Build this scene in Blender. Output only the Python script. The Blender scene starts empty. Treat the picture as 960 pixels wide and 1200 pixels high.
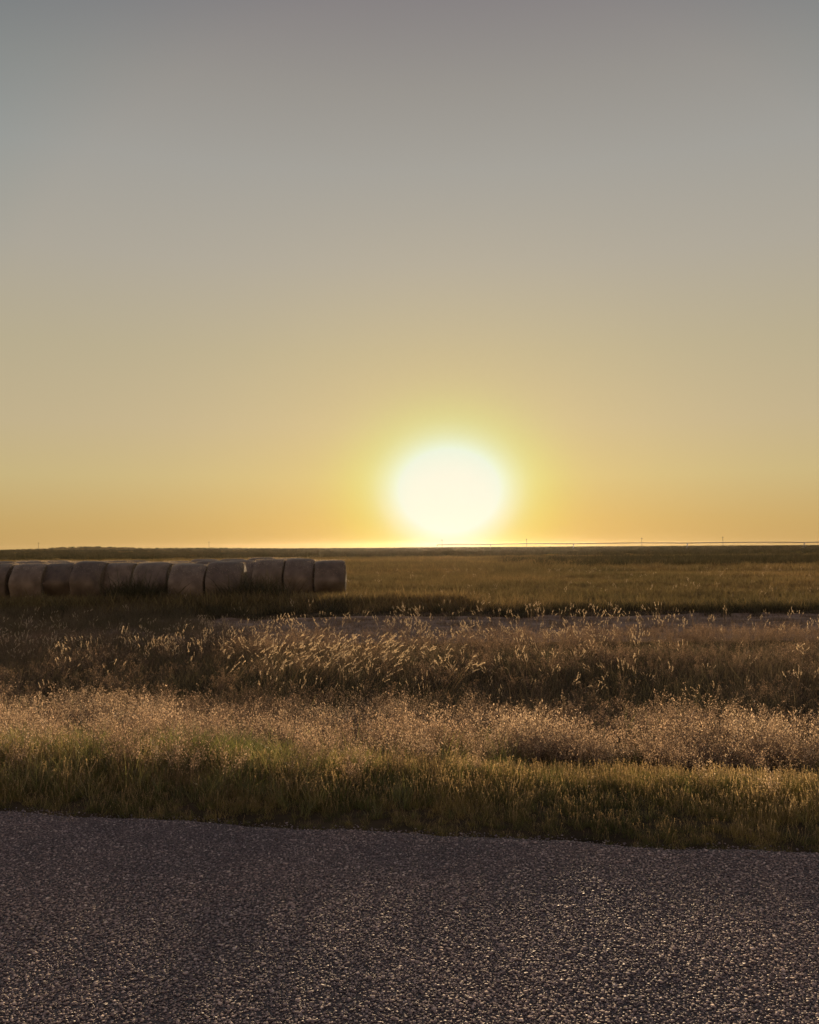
import bpy, math
import numpy as np
from mathutils import Vector, Matrix, Euler

rng = np.random.default_rng(11)
R = math.radians
scene = bpy.context.scene
COL = scene.collection

# ------------------------------------------------------------------ basics
SUN_AZ = R(2.6)          # towards +X from +Y
SUN_EL = R(3.5)
SUN_DIR = Vector((math.sin(SUN_AZ) * math.cos(SUN_EL), math.cos(SUN_AZ) * math.cos(SUN_EL), math.sin(SUN_EL)))
CAM_Z = 1.65


def srgb(r, g, b):
    f = lambda c: (c / 255 / 12.92) if c / 255 <= 0.04045 else ((c / 255 + 0.055) / 1.055) ** 2.4
    return (f(r), f(g), f(b), 1.0)


def tag(o, label=None, cat=None, group=None, kind=None):
    if label: o['label'] = label
    if cat: o['category'] = cat
    if group: o['group'] = group
    if kind: o['kind'] = kind
    return o


def smooth_noise(x, y, scale, seed=0):
    """value noise on numpy arrays, 0..1"""
    x = np.asarray(x, float) / scale + 1000.0 + seed * 17.3
    y = np.asarray(y, float) / scale + 1000.0 + seed * 9.1
    xi = np.floor(x).astype(np.int64); yi = np.floor(y).astype(np.int64)
    fx = x - xi; fy = y - yi
    fx = fx * fx * (3 - 2 * fx); fy = fy * fy * (3 - 2 * fy)

    def h(a, b):
        n = (a * 374761393 + b * 668265263 + seed * 1442695041) & 0x7fffffff
        n = ((n ^ (n >> 13)) * 1274126177) & 0x7fffffff
        return ((n ^ (n >> 16)) & 0xffff) / 65535.0
    return (h(xi, yi) * (1 - fx) + h(xi + 1, yi) * fx) * (1 - fy) + (h(xi, yi + 1) * (1 - fx) + h(xi + 1, yi + 1) * fx) * fy


def fbm(x, y, scale, seed=0):
    return 0.55 * smooth_noise(x, y, scale, seed) + 0.3 * smooth_noise(x, y, scale * 0.45, seed + 3) + 0.15 * smooth_noise(x, y, scale * 0.2, seed + 7)


def edge_y(x):
    """road edge line, metres in front of the camera"""
    x = np.asarray(x, float)
    w = 0.09 * (smooth_noise(x, x * 0, 0.55, 5) - 0.5) + 0.045 * (smooth_noise(x, x * 0, 0.14, 6) - 0.5)
    return 5.12 - 0.165 * x - 0.006 * x * np.abs(np.clip(x, -4, 4)) + w


PROF_S = [-60, -0.05, 0.05, 0.5, 1.15, 1.6, 2.4, 3.3, 5.6, 8.0, 11.0, 13.0, 14.0, 15.5, 19.3, 20.2, 21.2, 23, 40, 9000]
PROF_Z = [-0.03, -0.03, -0.03, 0.0, 0.02, -0.04, -0.28, -0.46, -0.46, -0.38, -0.36, -0.36, -0.38, -0.38, -0.34, -0.24, -0.24, -0.28, -0.3, -0.3]


def ground_z(x, y):
    x = np.asarray(x, float); y = np.asarray(y, float)
    lean = np.clip((y - 9.0) / 14.0, 0, 1)
    s = y - edge_y(x) * (1 - lean) - 5.0 * lean
    z = np.interp(s, PROF_S, PROF_Z)
    k = np.clip(s / 2.0, 0, 1)
    z = z + k * (0.10 * (fbm(x, y, 3.5, 2) - 0.5) + 0.03 * (smooth_noise(x, y, 0.6, 4) - 0.5)) * np.clip(1 - (y - 60) / 200, 0.0, 1)
    z = z - 0.006 * np.clip(-x, 0, 40) * np.clip((y - 15) / 10, 0, 1)
    # long low rise on the skyline towards the left
    z = z + 4.3 * np.exp(-(((x + 440) / 55) ** 2 + ((y - 1200) / 130) ** 2)) + 1.9 * np.exp(-(((x + 320) / 90) ** 2 + ((y - 1300) / 130) ** 2))
    z = z + 0.06 * np.clip((y - 30) / 8, 0, 1) * np.clip((60 - y) / 15, 0, 1)
    return z


# ------------------------------------------------------------------ mesh accumulator
class MB:
    def __init__(self):
        self.v = []; self.f = []; self.m = []; self.n = 0

    def add(self, verts, faces, mat=0):
        self.v.append(np.asarray(verts, float))
        for f in faces:
            self.f.append(tuple(i + self.n for i in f)); self.m.append(mat)
        self.n += len(verts)

    def mesh(self, name, mats, smooth=False):
        me = bpy.data.meshes.new(name)
        v = np.concatenate(self.v)
        me.from_pydata(v.tolist(), [], self.f)
        for m in mats: me.materials.append(m)
        me.polygons.foreach_set('material_index', np.array(self.m, dtype=np.int32))
        me.polygons.foreach_set('use_smooth', np.full(len(self.f), smooth))
        me.update()
        return me

    def build(self, name, mats, parent=None, smooth=False):
        if not isinstance(mats, (list, tuple)): mats = [mats]
        o = bpy.data.objects.new(name, self.mesh(name, mats, smooth))
        COL.objects.link(o)
        if parent: o.parent = parent
        return o

    def box(self, c, size, rot=None, mat=0):
        sx, sy, sz = [s / 2 for s in size]
        P = np.array([(x, y, z) for x in (-sx, sx) for y in (-sy, sy) for z in (-sz, sz)])
        if rot is not None:
            P = P @ np.array(rot.to_3x3()).T
        P = P + np.array(c)
        self.add(P, [(0, 1, 3, 2), (4, 6, 7, 5), (0, 4, 5, 1), (2, 3, 7, 6), (0, 2, 6, 4), (1, 5, 7, 3)], mat)

    def tube(self, a, b, r0, r1=None, n=8, mat=0, caps=True):
        r1 = r0 if r1 is None else r1
        a = Vector(a); b = Vector(b); d = (b - a).normalized()
        u = d.orthogonal().normalized(); w = d.cross(u)
        P = []
        for c, r in ((a, r0), (b, r1)):
            for k in range(n):
                t = 2 * math.pi * k / n
                P.append(c + r * (math.cos(t) * u + math.sin(t) * w))
        F = [(k, (k + 1) % n, n + (k + 1) % n, n + k) for k in range(n)]
        if caps: F += [tuple(range(n - 1, -1, -1)), tuple(range(n, 2 * n))]
        self.add(np.array([tuple(p) for p in P]), F, mat)


# ------------------------------------------------------------------ materials
def new_mat(name):
    m = bpy.data.materials.new(name); m.use_nodes = True
    nt = m.node_tree; nt.nodes.clear()
    return m, nt, nt.nodes, nt.links


def ramp(N, stops, interp='LINEAR'):
    r = N.new('ShaderNodeValToRGB'); cr = r.color_ramp; cr.interpolation = interp
    while len(cr.elements) < len(stops): cr.elements.new(0.5)
    for e, (p, c) in zip(cr.elements, stops): e.position = p; e.color = c if len(c) == 4 else (*c, 1)
    return r


def leaf_mat(name, stops, trans=0.5, gloss=0.06, patch=None, patch_scale=0.4, tcol_gain=1.0):
    """thin plant matter: diffuse + translucent + a little sheen; colour varies from tuft to tuft"""
    m, nt, N, L = new_mat(name)
    oi = N.new('ShaderNodeObjectInfo')
    geo = N.new('ShaderNodeNewGeometry')
    no = N.new('ShaderNodeTexNoise'); no.inputs['Scale'].default_value = patch_scale; no.inputs['Detail'].default_value = 3
    L.new(geo.outputs['Position'], no.inputs['Vector'])
    a = N.new('ShaderNodeMath'); a.operation = 'MULTIPLY_ADD'; a.inputs[1].default_value = 0.45; L.new(oi.outputs['Random'], a.inputs[0])
    b = N.new('ShaderNodeMath'); b.operation = 'MULTIPLY_ADD'; b.inputs[1].default_value = 1.5; b.inputs[2].default_value = -0.48; L.new(no.outputs['Fac'], b.inputs[0])
    L.new(b.outputs[0], a.inputs[2])
    r = ramp(N, stops); L.new(a.outputs[0], r.inputs[0])
    wn = N.new('ShaderNodeTexWhiteNoise'); L.new(geo.outputs['Random Per Island'], wn.inputs['Vector'])
    hv = N.new('ShaderNodeHueSaturation')
    mr = N.new('ShaderNodeMapRange'); mr.inputs['To Min'].default_value = 0.45; mr.inputs['To Max'].default_value = 1.5
    L.new(wn.outputs['Value'], mr.inputs['Value']); L.new(mr.outputs[0], hv.inputs['Value']); L.new(r.outputs[0], hv.inputs['Color'])
    d = N.new('ShaderNodeBsdfDiffuse'); t = N.new('ShaderNodeBsdfTranslucent'); g = N.new('ShaderNodeBsdfGlossy')
    g.inputs['Roughness'].default_value = 0.45
    L.new(hv.outputs[0], d.inputs['Color'])
    tg = N.new('ShaderNodeVectorMath'); tg.operation = 'SCALE'; tg.inputs['Scale'].default_value = tcol_gain
    L.new(hv.outputs[0], tg.inputs[0]); L.new(tg.outputs[0], t.inputs['Color'])
    x = N.new('ShaderNodeMixShader'); x.inputs[0].default_value = trans
    L.new(d.outputs[0], x.inputs[1]); L.new(t.outputs[0], x.inputs[2])
    y = N.new('ShaderNodeMixShader'); y.inputs[0].default_value = gloss
    L.new(x.outputs[0], y.inputs[1]); L.new(g.outputs[0], y.inputs[2])
    o = N.new('ShaderNodeOutputMaterial'); L.new(y.outputs[0], o.inputs['Surface'])
    return m


def simple_mat(name, col, rough=0.8, metal=0.0, var=0.25, scale=3.0, bump=0.0):
    m, nt, N, L = new_mat(name)
    tc = N.new('ShaderNodeTexCoord'); no = N.new('ShaderNodeTexNoise'); no.inputs['Scale'].default_value = scale; no.inputs['Detail'].default_value = 6
    L.new(tc.outputs['Object'], no.inputs['Vector'])
    r = ramp(N, [(0.3, tuple(c * (1 - var) for c in col[:3])), (0.7, tuple(min(1, c * (1 + var)) for c in col[:3]))])
    L.new(no.outputs['Fac'], r.inputs[0])
    p = N.new('ShaderNodeBsdfPrincipled'); p.inputs['Roughness'].default_value = rough; p.inputs['Metallic'].default_value = metal
    L.new(r.outputs[0], p.inputs['Base Color'])
    if bump:
        bp = N.new('ShaderNodeBump'); bp.inputs['Strength'].default_value = bump; L.new(no.outputs['Fac'], bp.inputs['Height']); L.new(bp.outputs[0], p.inputs['Normal'])
    o = N.new('ShaderNodeOutputMaterial'); L.new(p.outputs[0], o.inputs['Surface'])
    return m


# ------------------------------------------------------------------ world
def make_world():
    w = bpy.data.worlds.new('World'); scene.world = w; w.use_nodes = True
    nt = w.node_tree; N = nt.nodes; L = nt.links; N.clear()
    tc = N.new('ShaderNodeTexCoord')
    nrm = N.new('ShaderNodeVectorMath'); nrm.operation = 'NORMALIZE'; L.new(tc.outputs['Generated'], nrm.inputs[0])
    sep = N.new('ShaderNodeSeparateXYZ'); L.new(nrm.outputs[0], sep.inputs[0])

    def M(op, a, b=None, c=None, clamp=False):
        n = N.new('ShaderNodeMath'); n.operation = op; n.use_clamp = clamp
        for i, v in enumerate((a, b, c)):
            if v is None: continue
            if isinstance(v, (int, float)): n.inputs[i].default_value = v
            else: L.new(v, n.inputs[i])
        return n.outputs[0]
    el = M('ARCSINE', sep.outputs['Z'])
    elf = M('DIVIDE', M('MAXIMUM', el, 0.0), R(45))          # 0..1 over 45 degrees
    e = lambda deg: deg / 45.0
    base = ramp(N, [
        (e(0.0), srgb(190, 153, 92)), (e(1.5), srgb(192, 159, 99)), (e(4.5), srgb(194, 173, 122)), (e(7.8), srgb(189, 171, 134)),
        (e(12.5), srgb(180, 167, 137)), (e(18.0), srgb(170, 162, 147)), (e(23.5), srgb(159, 155, 147)), (e(28.0), srgb(148, 143, 136)),
        (e(33.0), srgb(131, 125, 124)), (e(44.0), srgb(114, 114, 120))])
    L.new(elf, base.inputs[0])
    # angle from the sun
    dot = N.new('ShaderNodeVectorMath'); dot.operation = 'DOT_PRODUCT'; L.new(nrm.outputs[0], dot.inputs[0])
    dot.inputs[1].default_value = SUN_DIR
    ang = M('MULTIPLY', M('ARCCOSINE', M('MINIMUM', dot.outputs['Value'], 1.0)), 180 / math.pi)
    # the aureole is a little flattened, as near every setting sun
    df = N.new('ShaderNodeVectorMath'); df.operation = 'SUBTRACT'; L.new(nrm.outputs[0], df.inputs[0]); df.inputs[1].default_value = SUN_DIR
    dz = N.new('ShaderNodeVectorMath'); dz.operation = 'MULTIPLY'; L.new(df.outputs[0], dz.inputs[0]); dz.inputs[1].default_value = (1, 1, 1.2)
    ln = N.new('ShaderNodeVectorMath'); ln.operation = 'LENGTH'; L.new(dz.outputs[0], ln.inputs[0])
    ang2 = M('MULTIPLY', ln.outputs['Value'], 180 / math.pi)
    # sky dims beside the sun, then brightens behind the camera as added fill
    fall = ramp(N, [(0.0, (1, 1, 1)), (0.08, (1, 1, 1)), (0.165, (0.93, 0.95, 0.98)), (0.19, (0.80, 0.88, 0.94)), (0.22, (0.66, 0.78, 0.86)), (0.5, (0.92, 0.85, 0.96)), (1.0, (1.15, 0.94, 1.15))])
    L.new(M('DIVIDE', ang, 180.0), fall.inputs[0])
    mul = N.new('ShaderNodeVectorMath'); mul.operation = 'MULTIPLY'; L.new(base.outputs[0], mul.inputs[0]); L.new(fall.outputs[0], mul.inputs[1])

    def glow(width, power, col, prev):
        q = M('POWER', M('DIVIDE', ang2, width), power)
        ex = M('EXPONENT', M('MULTIPLY', q, -1.0))
        s = N.new('ShaderNodeVectorMath'); s.operation = 'SCALE'; s.inputs[0].default_value = col; L.new(ex, s.inputs['Scale'])
        a = N.new('ShaderNodeVectorMath'); a.operation = 'ADD'; L.new(prev, a.inputs[0]); L.new(s.outputs[0], a.inputs[1])
        return a.outputs[0]
    out = mul.outputs[0]
    out = glow(3.75, 2.9, (0.10, 0.30, 0.95), out)        # blown-out core
    out = glow(6.4, 3.2, (0.01, 0.19, -0.01), out)      # yellow ring
    out = glow(12.0, 2.0, (0.10, 0.07, -0.015), out)   # golden aureole
    mn = N.new('ShaderNodeVectorMath'); mn.operation = 'MINIMUM'; L.new(out, mn.inputs[0]); mn.inputs[1].default_value = (0.76, 0.765, 0.645); out = mn.outputs[0]
    mx = N.new('ShaderNodeVectorMath'); mx.operation = 'MAXIMUM'; L.new(out, mx.inputs[0]); mx.inputs[1].default_value = (0.01, 0.01, 0.01)
    sky = N.new('ShaderNodeTexSky'); sky.sky_type = 'NISHITA'; sky.sun_disc = False
    sky.sun_elevation = SUN_EL; sky.sun_rotation = SUN_AZ; sky.dust_density = 3.0; sky.altitude = 600
    b1 = N.new('ShaderNodeBackground'); b1.inputs['Strength'].default_value = 1.0; L.new(mx.outputs[0], b1.inputs['Color'])
    b2 = N.new('ShaderNodeBackground'); b2.inputs['Strength'].default_value = 0.05; L.new(sky.outputs[0], b2.inputs['Color'])
    mix = N.new('ShaderNodeMixShader'); mix.inputs[0].default_value = 0.05
    L.new(b1.outputs[0], mix.inputs[1]); L.new(b2.outputs[0], mix.inputs[2])
    o = N.new('ShaderNodeOutputWorld'); L.new(mix.outputs[0], o.inputs['Surface'])
    w.cycles.sampling_method = 'MANUAL'; w.cycles.sample_map_resolution = 1024


make_world()

sl = bpy.data.lights.new('sun', 'SUN'); sl.energy = 5.0; sl.angle = R(0.53); sl.color = (1.0, 0.70, 0.42)
so = bpy.data.objects.new('sun', sl); COL.objects.link(so)
so.rotation_euler = (-SUN_DIR).to_track_quat('-Z', 'Y').to_euler()

# ------------------------------------------------------------------ camera
cd = bpy.data.cameras.new('camera'); cam = bpy.data.objects.new('camera', cd); COL.objects.link(cam)
cd.sensor_fit = 'HORIZONTAL'; cd.angle = R(50); cd.clip_start = 0.05; cd.clip_end = 20000
cam.location = (0, 0, CAM_Z)
cam.matrix_world = Matrix.Translation((0, 0, CAM_Z)) @ Matrix.Rotation(R(90 + 2.28), 4, 'X') @ Matrix.Rotation(R(0.33), 4, 'Z').inverted()
scene.camera = cam
FPX = 480 / math.tan(R(25))


def px_x(px, Y):
    """x at distance Y for a column of the photograph"""
    return (px - 480) / FPX * Y


# ------------------------------------------------------------------ ground sheet
def graded(lo, hi, fine_lo, fine_hi, step, growth=1.12):
    a = list(np.arange(fine_lo, fine_hi + 1e-6, step))
    s = step
    while a[-1] < hi:
        s *= growth; a.append(min(hi, a[-1] + s))
    s = step; b = []
    c = fine_lo
    while c > lo:
        s *= growth; c = max(lo, c - s); b.append(c)
    return np.array(b[::-1] + a)


def grid_object(name, xs, ys, zf, mat):
    X, Y = np.meshgrid(xs, ys)
    Z = zf(X, Y)
    nx, ny = len(xs), len(ys)
    me = bpy.data.meshes.new(name)
    v = np.stack([X, Y, Z], -1).reshape(-1, 3)
    i = np.arange(ny - 1)[:, None] * nx + np.arange(nx - 1)[None, :]
    q = np.stack([i, i + 1, i + nx + 1, i + nx], -1).reshape(-1, 4)
    me.vertices.add(len(v)); me.vertices.foreach_set('co', v.ravel())
    me.loops.add(q.size); me.loops.foreach_set('vertex_index', q.ravel().astype(np.int32))
    me.polygons.add(len(q)); me.polygons.foreach_set('loop_start', np.arange(0, q.size, 4, dtype=np.int32))
    me.polygons.foreach_set('use_smooth', np.full(len(q), True))
    me.update(calc_edges=True); me.validate()
    me.materials.append(mat)
    o = bpy.data.objects.new(name, me); COL.objects.link(o)
    return o


def ground_mat():
    m, nt, N, L = new_mat('soil_and_fields')
    geo = N.new('ShaderNodeNewGeometry'); sep = N.new('ShaderNodeSeparateXYZ'); L.new(geo.outputs['Position'], sep.inputs[0])

    def noise(scale_vec, scale, detail=5):
        mp = N.new('ShaderNodeMapping'); mp.inputs['Scale'].default_value = scale_vec; L.new(geo.outputs['Position'], mp.inputs['Vector'])
        n = N.new('ShaderNodeTexNoise'); n.inputs['Scale'].default_value = scale; n.inputs['Detail'].default_value = detail
        L.new(mp.outputs[0], n.inputs['Vector']); return n.outputs['Fac']

    def M(op, a, b=None, c=None, clamp=False):
        n = N.new('ShaderNodeMath'); n.operation = op; n.use_clamp = clamp
        for i, v in enumerate((a, b, c)):
            if v is None: continue
            if isinstance(v, (int, float)): n.inputs[i].default_value = v
            else: L.new(v, n.inputs[i])
        return n.outputs[0]

    def mixc(f, a, b):
        n = N.new('ShaderNodeMix'); n.data_type = 'RGBA'
        if isinstance(f, float): n.inputs[0].default_value = f
        else: L.new(f, n.inputs[0])
        for s, v in ((6, a), (7, b)):
            if isinstance(v, tuple): n.inputs[s].default_value = v
            else: L.new(v, n.inputs[s])
        return n.outputs[2]
    near = ramp(N, [(0.3, (0.04, 0.032, 0.02)), (0.55, (0.075, 0.058, 0.034)), (0.75, (0.11, 0.088, 0.05))])
    L.new(noise((1, 1, 1), 1.3, 8), near.inputs[0])
    # far fields: long strips of different crops
    yl = M('LOGARITHM', M('MAXIMUM', sep.outputs['Y'], 1.0), 2.0)
    wob = M('MULTIPLY_ADD', noise((0.02, 0.02, 1), 1.0, 3), 0.5, yl)
    strips = N.new('ShaderNodeTexNoise'); strips.noise_dimensions = '1D'; strips.inputs['Scale'].default_value = 1.9; strips.inputs['Detail'].default_value = 3
    L.new(wob, strips.inputs['W'])
    far = ramp(N, [(0.32, (0.10, 0.08, 0.03)), (0.45, (0.24, 0.19, 0.065)), (0.55, (0.32, 0.21, 0.08)), (0.68, (0.20, 0.17, 0.055))])
    L.new(strips.outputs['Fac'], far.inputs[0])
    tx = ramp(N, [(0.3, (0.55, 0.55, 0.55)), (0.7, (1.35, 1.35, 1.35))]); L.new(noise((0.25, 1.0, 1), 0.5, 9), tx.inputs[0])
    mm = N.new('ShaderNodeMix'); mm.data_type = 'RGBA'; mm.blend_type = 'MULTIPLY'; mm.inputs[0].default_value = 1.0
    L.new(far.outputs[0], mm.inputs[6]); L.new(tx.outputs[0], mm.inputs[7])
    f = M('DIVIDE', M('SUBTRACT', sep.outputs['Y'], 24.0), 30.0, clamp=True)
    col = mixc(f, near.outputs[0], mm.outputs[2])
    # bare two-track lane across the field
    lane = M('MULTIPLY', M('GREATER_THAN', M('MULTIPLY_ADD', noise((1, 1, 1), 0.5, 4), 1.4, sep.outputs['Y']), 19.3), M('LESS_THAN', M('MULTIPLY_ADD', noise((1, 1, 1), 0.4, 4), 1.4, sep.outputs['Y']), 25.4))
    lc = ramp(N, [(0.3, (0.23, 0.17, 0.12)), (0.7, (0.38, 0.29, 0.21))]); L.new(noise((0.6, 1.5, 1), 2.2, 8), lc.inputs[0])
    col = mixc(lane, col, lc.outputs[0])
    p = N.new('ShaderNodeBsdfPrincipled'); p.inputs['Roughness'].default_value = 1.0; p.inputs['Specular IOR Level'].default_value = 0.0
    L.new(col, p.inputs['Base Color'])
    bp = N.new('ShaderNodeBump'); bp.inputs['Strength'].default_value = 0.8; bp.inputs['Distance'].default_value = 0.25
    L.new(noise((1, 1, 1), 3.0, 10), bp.inputs['Height']); L.new(bp.outputs[0], p.inputs['Normal'])
    o = N.new('ShaderNodeOutputMaterial'); L.new(p.outputs[0], o.inputs['Surface'])
    return m


GM = ground_mat()
xs = graded(-3200, 3200, -14, 14, 0.22, 1.10)
ys = graded(-1500, 3000, 3.5, 30, 0.14, 1.06)
# finer rows where the low rise stands on the skyline
g = grid_object('ground', xs, np.unique(np.concatenate([ys, np.arange(950, 1600, 30)])), ground_z, GM)
tag(g, kind='structure')


# ------------------------------------------------------------------ road
def road_mat():
    m, nt, N, L = new_mat('chip_seal')
    geo = N.new('ShaderNodeNewGeometry')
    vo = N.new('ShaderNodeTexVoronoi'); vo.inputs['Scale'].default_value = 95; L.new(geo.outputs['Position'], vo.inputs['Vector'])
    no = N.new('ShaderNodeTexNoise'); no.inputs['Scale'].default_value = 1.1; no.inputs['Detail'].default_value = 6; L.new(geo.outputs['Position'], no.inputs['Vector'])
    wn = N.new('ShaderNodeTexWhiteNoise'); L.new(vo.outputs['Position'], wn.inputs['Vector'])
    r = ramp(N, [(0.0, (0.035, 0.03, 0.03)), (0.6, (0.08, 0.068, 0.064)), (0.9, (0.16, 0.135, 0.12)), (1.0, (0.27, 0.24, 0.20))]); L.new(wn.outputs['Value'], r.inputs[0])
    tx = ramp(N, [(0.3, (0.75, 0.75, 0.78)), (0.7, (1.15, 1.12, 1.1))]); L.new(no.outputs['Fac'], tx.inputs[0])
    mm = N.new('ShaderNodeMix'); mm.data_type = 'RGBA'; mm.blend_type = 'MULTIPLY'; mm.inputs[0].default_value = 1.0
    L.new(r.outputs[0], mm.inputs[6]); L.new(tx.outputs[0], mm.inputs[7])
    p = N.new('ShaderNodeBsdfPrincipled'); p.inputs['Roughness'].default_value = 0.7; L.new(mm.outputs[2], p.inputs['Base Color'])
    bp = N.new('ShaderNodeBump'); bp.inputs['Strength'].default_value = 1.0; bp.inputs['Distance'].default_value = 0.006; bp.invert = True
    L.new(vo.outputs['Distance'], bp.inputs['Height']); L.new(bp.outputs[0], p.inputs['Normal'])
    o = N.new('ShaderNodeOutputMaterial'); L.new(p.outputs[0], o.inputs['Surface'])
    return m


def chip_mat():
    m, nt, N, L = new_mat('stone_chip')
    geo = N.new('ShaderNodeNewGeometry')
    no = N.new('ShaderNodeTexNoise'); no.inputs['Scale'].default_value = 0.9; no.inputs['Detail'].default_value = 6; L.new(geo.outputs['Position'], no.inputs['Vector'])
    wn = N.new('ShaderNodeTexWhiteNoise'); wn.noise_dimensions = '1D'; L.new(geo.outputs['Random Per Island'], wn.inputs['W'])
    r = ramp(N, [(0.0, (0.10, 0.083, 0.080)), (0.45, (0.225, 0.185, 0.175)), (0.82, (0.37, 0.31, 0.28)), (0.95, (0.54, 0.46, 0.41)), (1.0, (0.66, 0.59, 0.52))]); L.new(wn.outputs['Value'], r.inputs[0])
    tx = ramp(N, [(0.3, (0.68, 0.70, 0.76)), (0.7, (1.22, 1.14, 1.06))]); L.new(no.outputs['Fac'], tx.inputs[0])
    mm = N.new('ShaderNodeMix'); mm.data_type = 'RGBA'; mm.blend_type = 'MULTIPLY'; mm.inputs[0].default_value = 1.0
    L.new(r.outputs[0], mm.inputs[6]); L.new(tx.outputs[0], mm.inputs[7])
    p = N.new('ShaderNodeBsdfPrincipled'); L.new(mm.outputs[2], p.inputs['Base Color'])
    rr = N.new('ShaderNodeMapRange'); rr.inputs['To Min'].default_value = 0.6; rr.inputs['To Max'].default_value = 0.95; L.new(wn.outputs['Value'], rr.inputs['Value']); L.new(rr.outputs[0], p.inputs['Roughness'])
    o = N.new('ShaderNodeOutputMaterial'); L.new(p.outputs[0], o.inputs['Surface'])
    return m


def make_road():
    m = bpy.data.meshes.new('road')
    xe = np.concatenate([np.linspace(-90, -9, 28), np.linspace(-8.9, 8.9, 600), np.linspace(9, 90, 28)])
    far_e = edge_y(xe)
    v = []; f = []
    rows = [(-6.5, 0.0), (-3.0, 0.04), (0.0, 0.055)]     # far edge, crown ... towards the camera and behind it
    offs = [0.02, 0.0, -0.08, -0.5, -3.2, -6.4, -6.5]
    zz = [-0.06, 0.0, 0.004, 0.008, 0.03, 0.0, -0.06]
    n = len(xe)
    for o_, z_ in zip(offs, zz):
        for x, e in zip(xe, far_e): v.append((x, e + o_, z_))
    for j in range(len(offs) - 1):
        for i in range(n - 1):
            a = j * n + i; f.append((a, a + n, a + n + 1, a + 1))
    m.from_pydata(v, [], f); m.update(); m.materials.append(road_mat())
    o = bpy.data.objects.new('road', m); COL.objects.link(o)
    tag(o, kind='structure')


def road_z(d):
    return np.interp(d, [0, 0.08, 0.5, 3.2], [0, 0.004, 0.008, 0.03])


make_road()


def chips():
    """loose and bedded stone chips of the seal, every one real, irregular octahedra"""
    pitch = 0.0100
    X, Y = np.meshgrid(np.arange(-3.3, 3.3, pitch), np.arange(2.35, 5.75, pitch))
    x = X.ravel() + rng.normal(0, pitch * 0.42, X.size); y = Y.ravel() + rng.normal(0, pitch * 0.42, X.size)
    d = edge_y(x) - y
    half = 0.62 * y + 0.35                       # the wedge anyone near the camera can see
    keep = (d > -0.16) & (np.abs(x) < half)
    keep &= rng.random(x.size) < np.where(d < 0.03, np.clip(0.45 + d * 2.5, 0.05, 1), 0.93) * (0.75 + 0.5 * fbm(x, y, 0.25, 30))
    x = x[keep]; y = y[keep]; d = d[keep]; n = len(x)
    r = rng.lognormal(math.log(0.0053), 0.28, n).clip(0.003, 0.012)
    base = np.array([(1, 0, 0), (0, 1, 0), (-1, 0, 0), (0, -1, 0), (0, 0, 1), (0, 0, -1)], float)
    P = base[None] * (1 + rng.uniform(-0.28, 0.28, (n, 6, 1))) + rng.normal(0, 0.16, (n, 6, 3))
    P[:, :4, 2] += 0.35                          # flattish shoulder, so tops read as facets
    P[:, 4, :2] *= 2.0
    a = rng.uniform(0, 2 * math.pi, n); ca, sa = np.cos(a), np.sin(a)
    px = P[:, :, 0] * ca[:, None] - P[:, :, 1] * sa[:, None]; py = P[:, :, 0] * sa[:, None] + P[:, :, 1] * ca[:, None]
    pz = P[:, :, 2] * rng.uniform(0.40, 0.70, n)[:, None]
    V = np.stack([px * r[:, None] + x[:, None], py * r[:, None] + y[:, None], pz * r[:, None] + (np.where(d < 0, ground_z(x, y) + 0.002, road_z(d)) + r * 0.25)[:, None]], -1).reshape(-1, 3)
    F = np.array([(0, 1, 4), (1, 2, 4), (2, 3, 4), (3, 0, 4), (1, 0, 5), (2, 1, 5), (3, 2, 5), (0, 3, 5)])
    F = (F[None] + (np.arange(n) * 6)[:, None, None]).reshape(-1, 3)
    me = bpy.data.meshes.new('gravel')
    me.vertices.add(len(V)); me.vertices.foreach_set('co', V.ravel())
    me.loops.add(F.size); me.loops.foreach_set('vertex_index', F.ravel().astype(np.int32))
    me.polygons.add(len(F)); me.polygons.foreach_set('loop_start', np.arange(0, F.size, 3, dtype=np.int32))
    me.update(calc_edges=True)
    me.materials.append(chip_mat())
    o = bpy.data.objects.new('gravel', me); COL.objects.link(o)
    tag(o, 'dark stone chips bedded in the road surface with pale glinting ones among them', 'gravel', kind='stuff')
    print('chips', n)


chips()

# ------------------------------------------------------------------ plants
M_TURF = leaf_mat('turf_blade', [(0.1, (0.085, 0.10, 0.026)), (0.45, (0.18, 0.17, 0.044)), (0.9, (0.38, 0.28, 0.085))], 0.5, 0.04, patch_scale=1.4, tcol_gain=1.25)
M_LONG = leaf_mat('long_blade', [(0.1, (0.10, 0.12, 0.034)), (0.5, (0.19, 0.19, 0.055)), (0.9, (0.38, 0.31, 0.12))], 0.5, 0.06, patch_scale=1.0, tcol_gain=1.3)
M_STRAW = leaf_mat('dry_stem', [(0.1, (0.12, 0.085, 0.05)), (0.9, (0.28, 0.19, 0.10))], 0.45, 0.05, patch_scale=0.8)
M_HEAD = leaf_mat('brome_seed_head', [(0.1, (0.40, 0.27, 0.18)), (0.5, (0.61, 0.44, 0.28)), (0.9, (0.78, 0.61, 0.40))], 0.6, 0.03, patch_scale=0.7)
M_FIELD = leaf_mat('field_blade', [(0.1, (0.085, 0.082, 0.04)), (0.5, (0.15, 0.125, 0.068)), (0.9, (0.26, 0.195, 0.11))], 0.42, 0.02, patch_scale=0.25)
M_EAR = leaf_mat('wild_grass_ear', [(0.1, (0.50, 0.38, 0.23)), (0.9, (0.82, 0.66, 0.42))], 0.6, 0.04, patch_scale=0.5)
M_RED = leaf_mat('red_seed_haze', [(0.1, (0.23, 0.155, 0.10)), (0.9, (0.42, 0.29, 0.18))], 0.5, 0.02, patch_scale=0.3)
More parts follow.
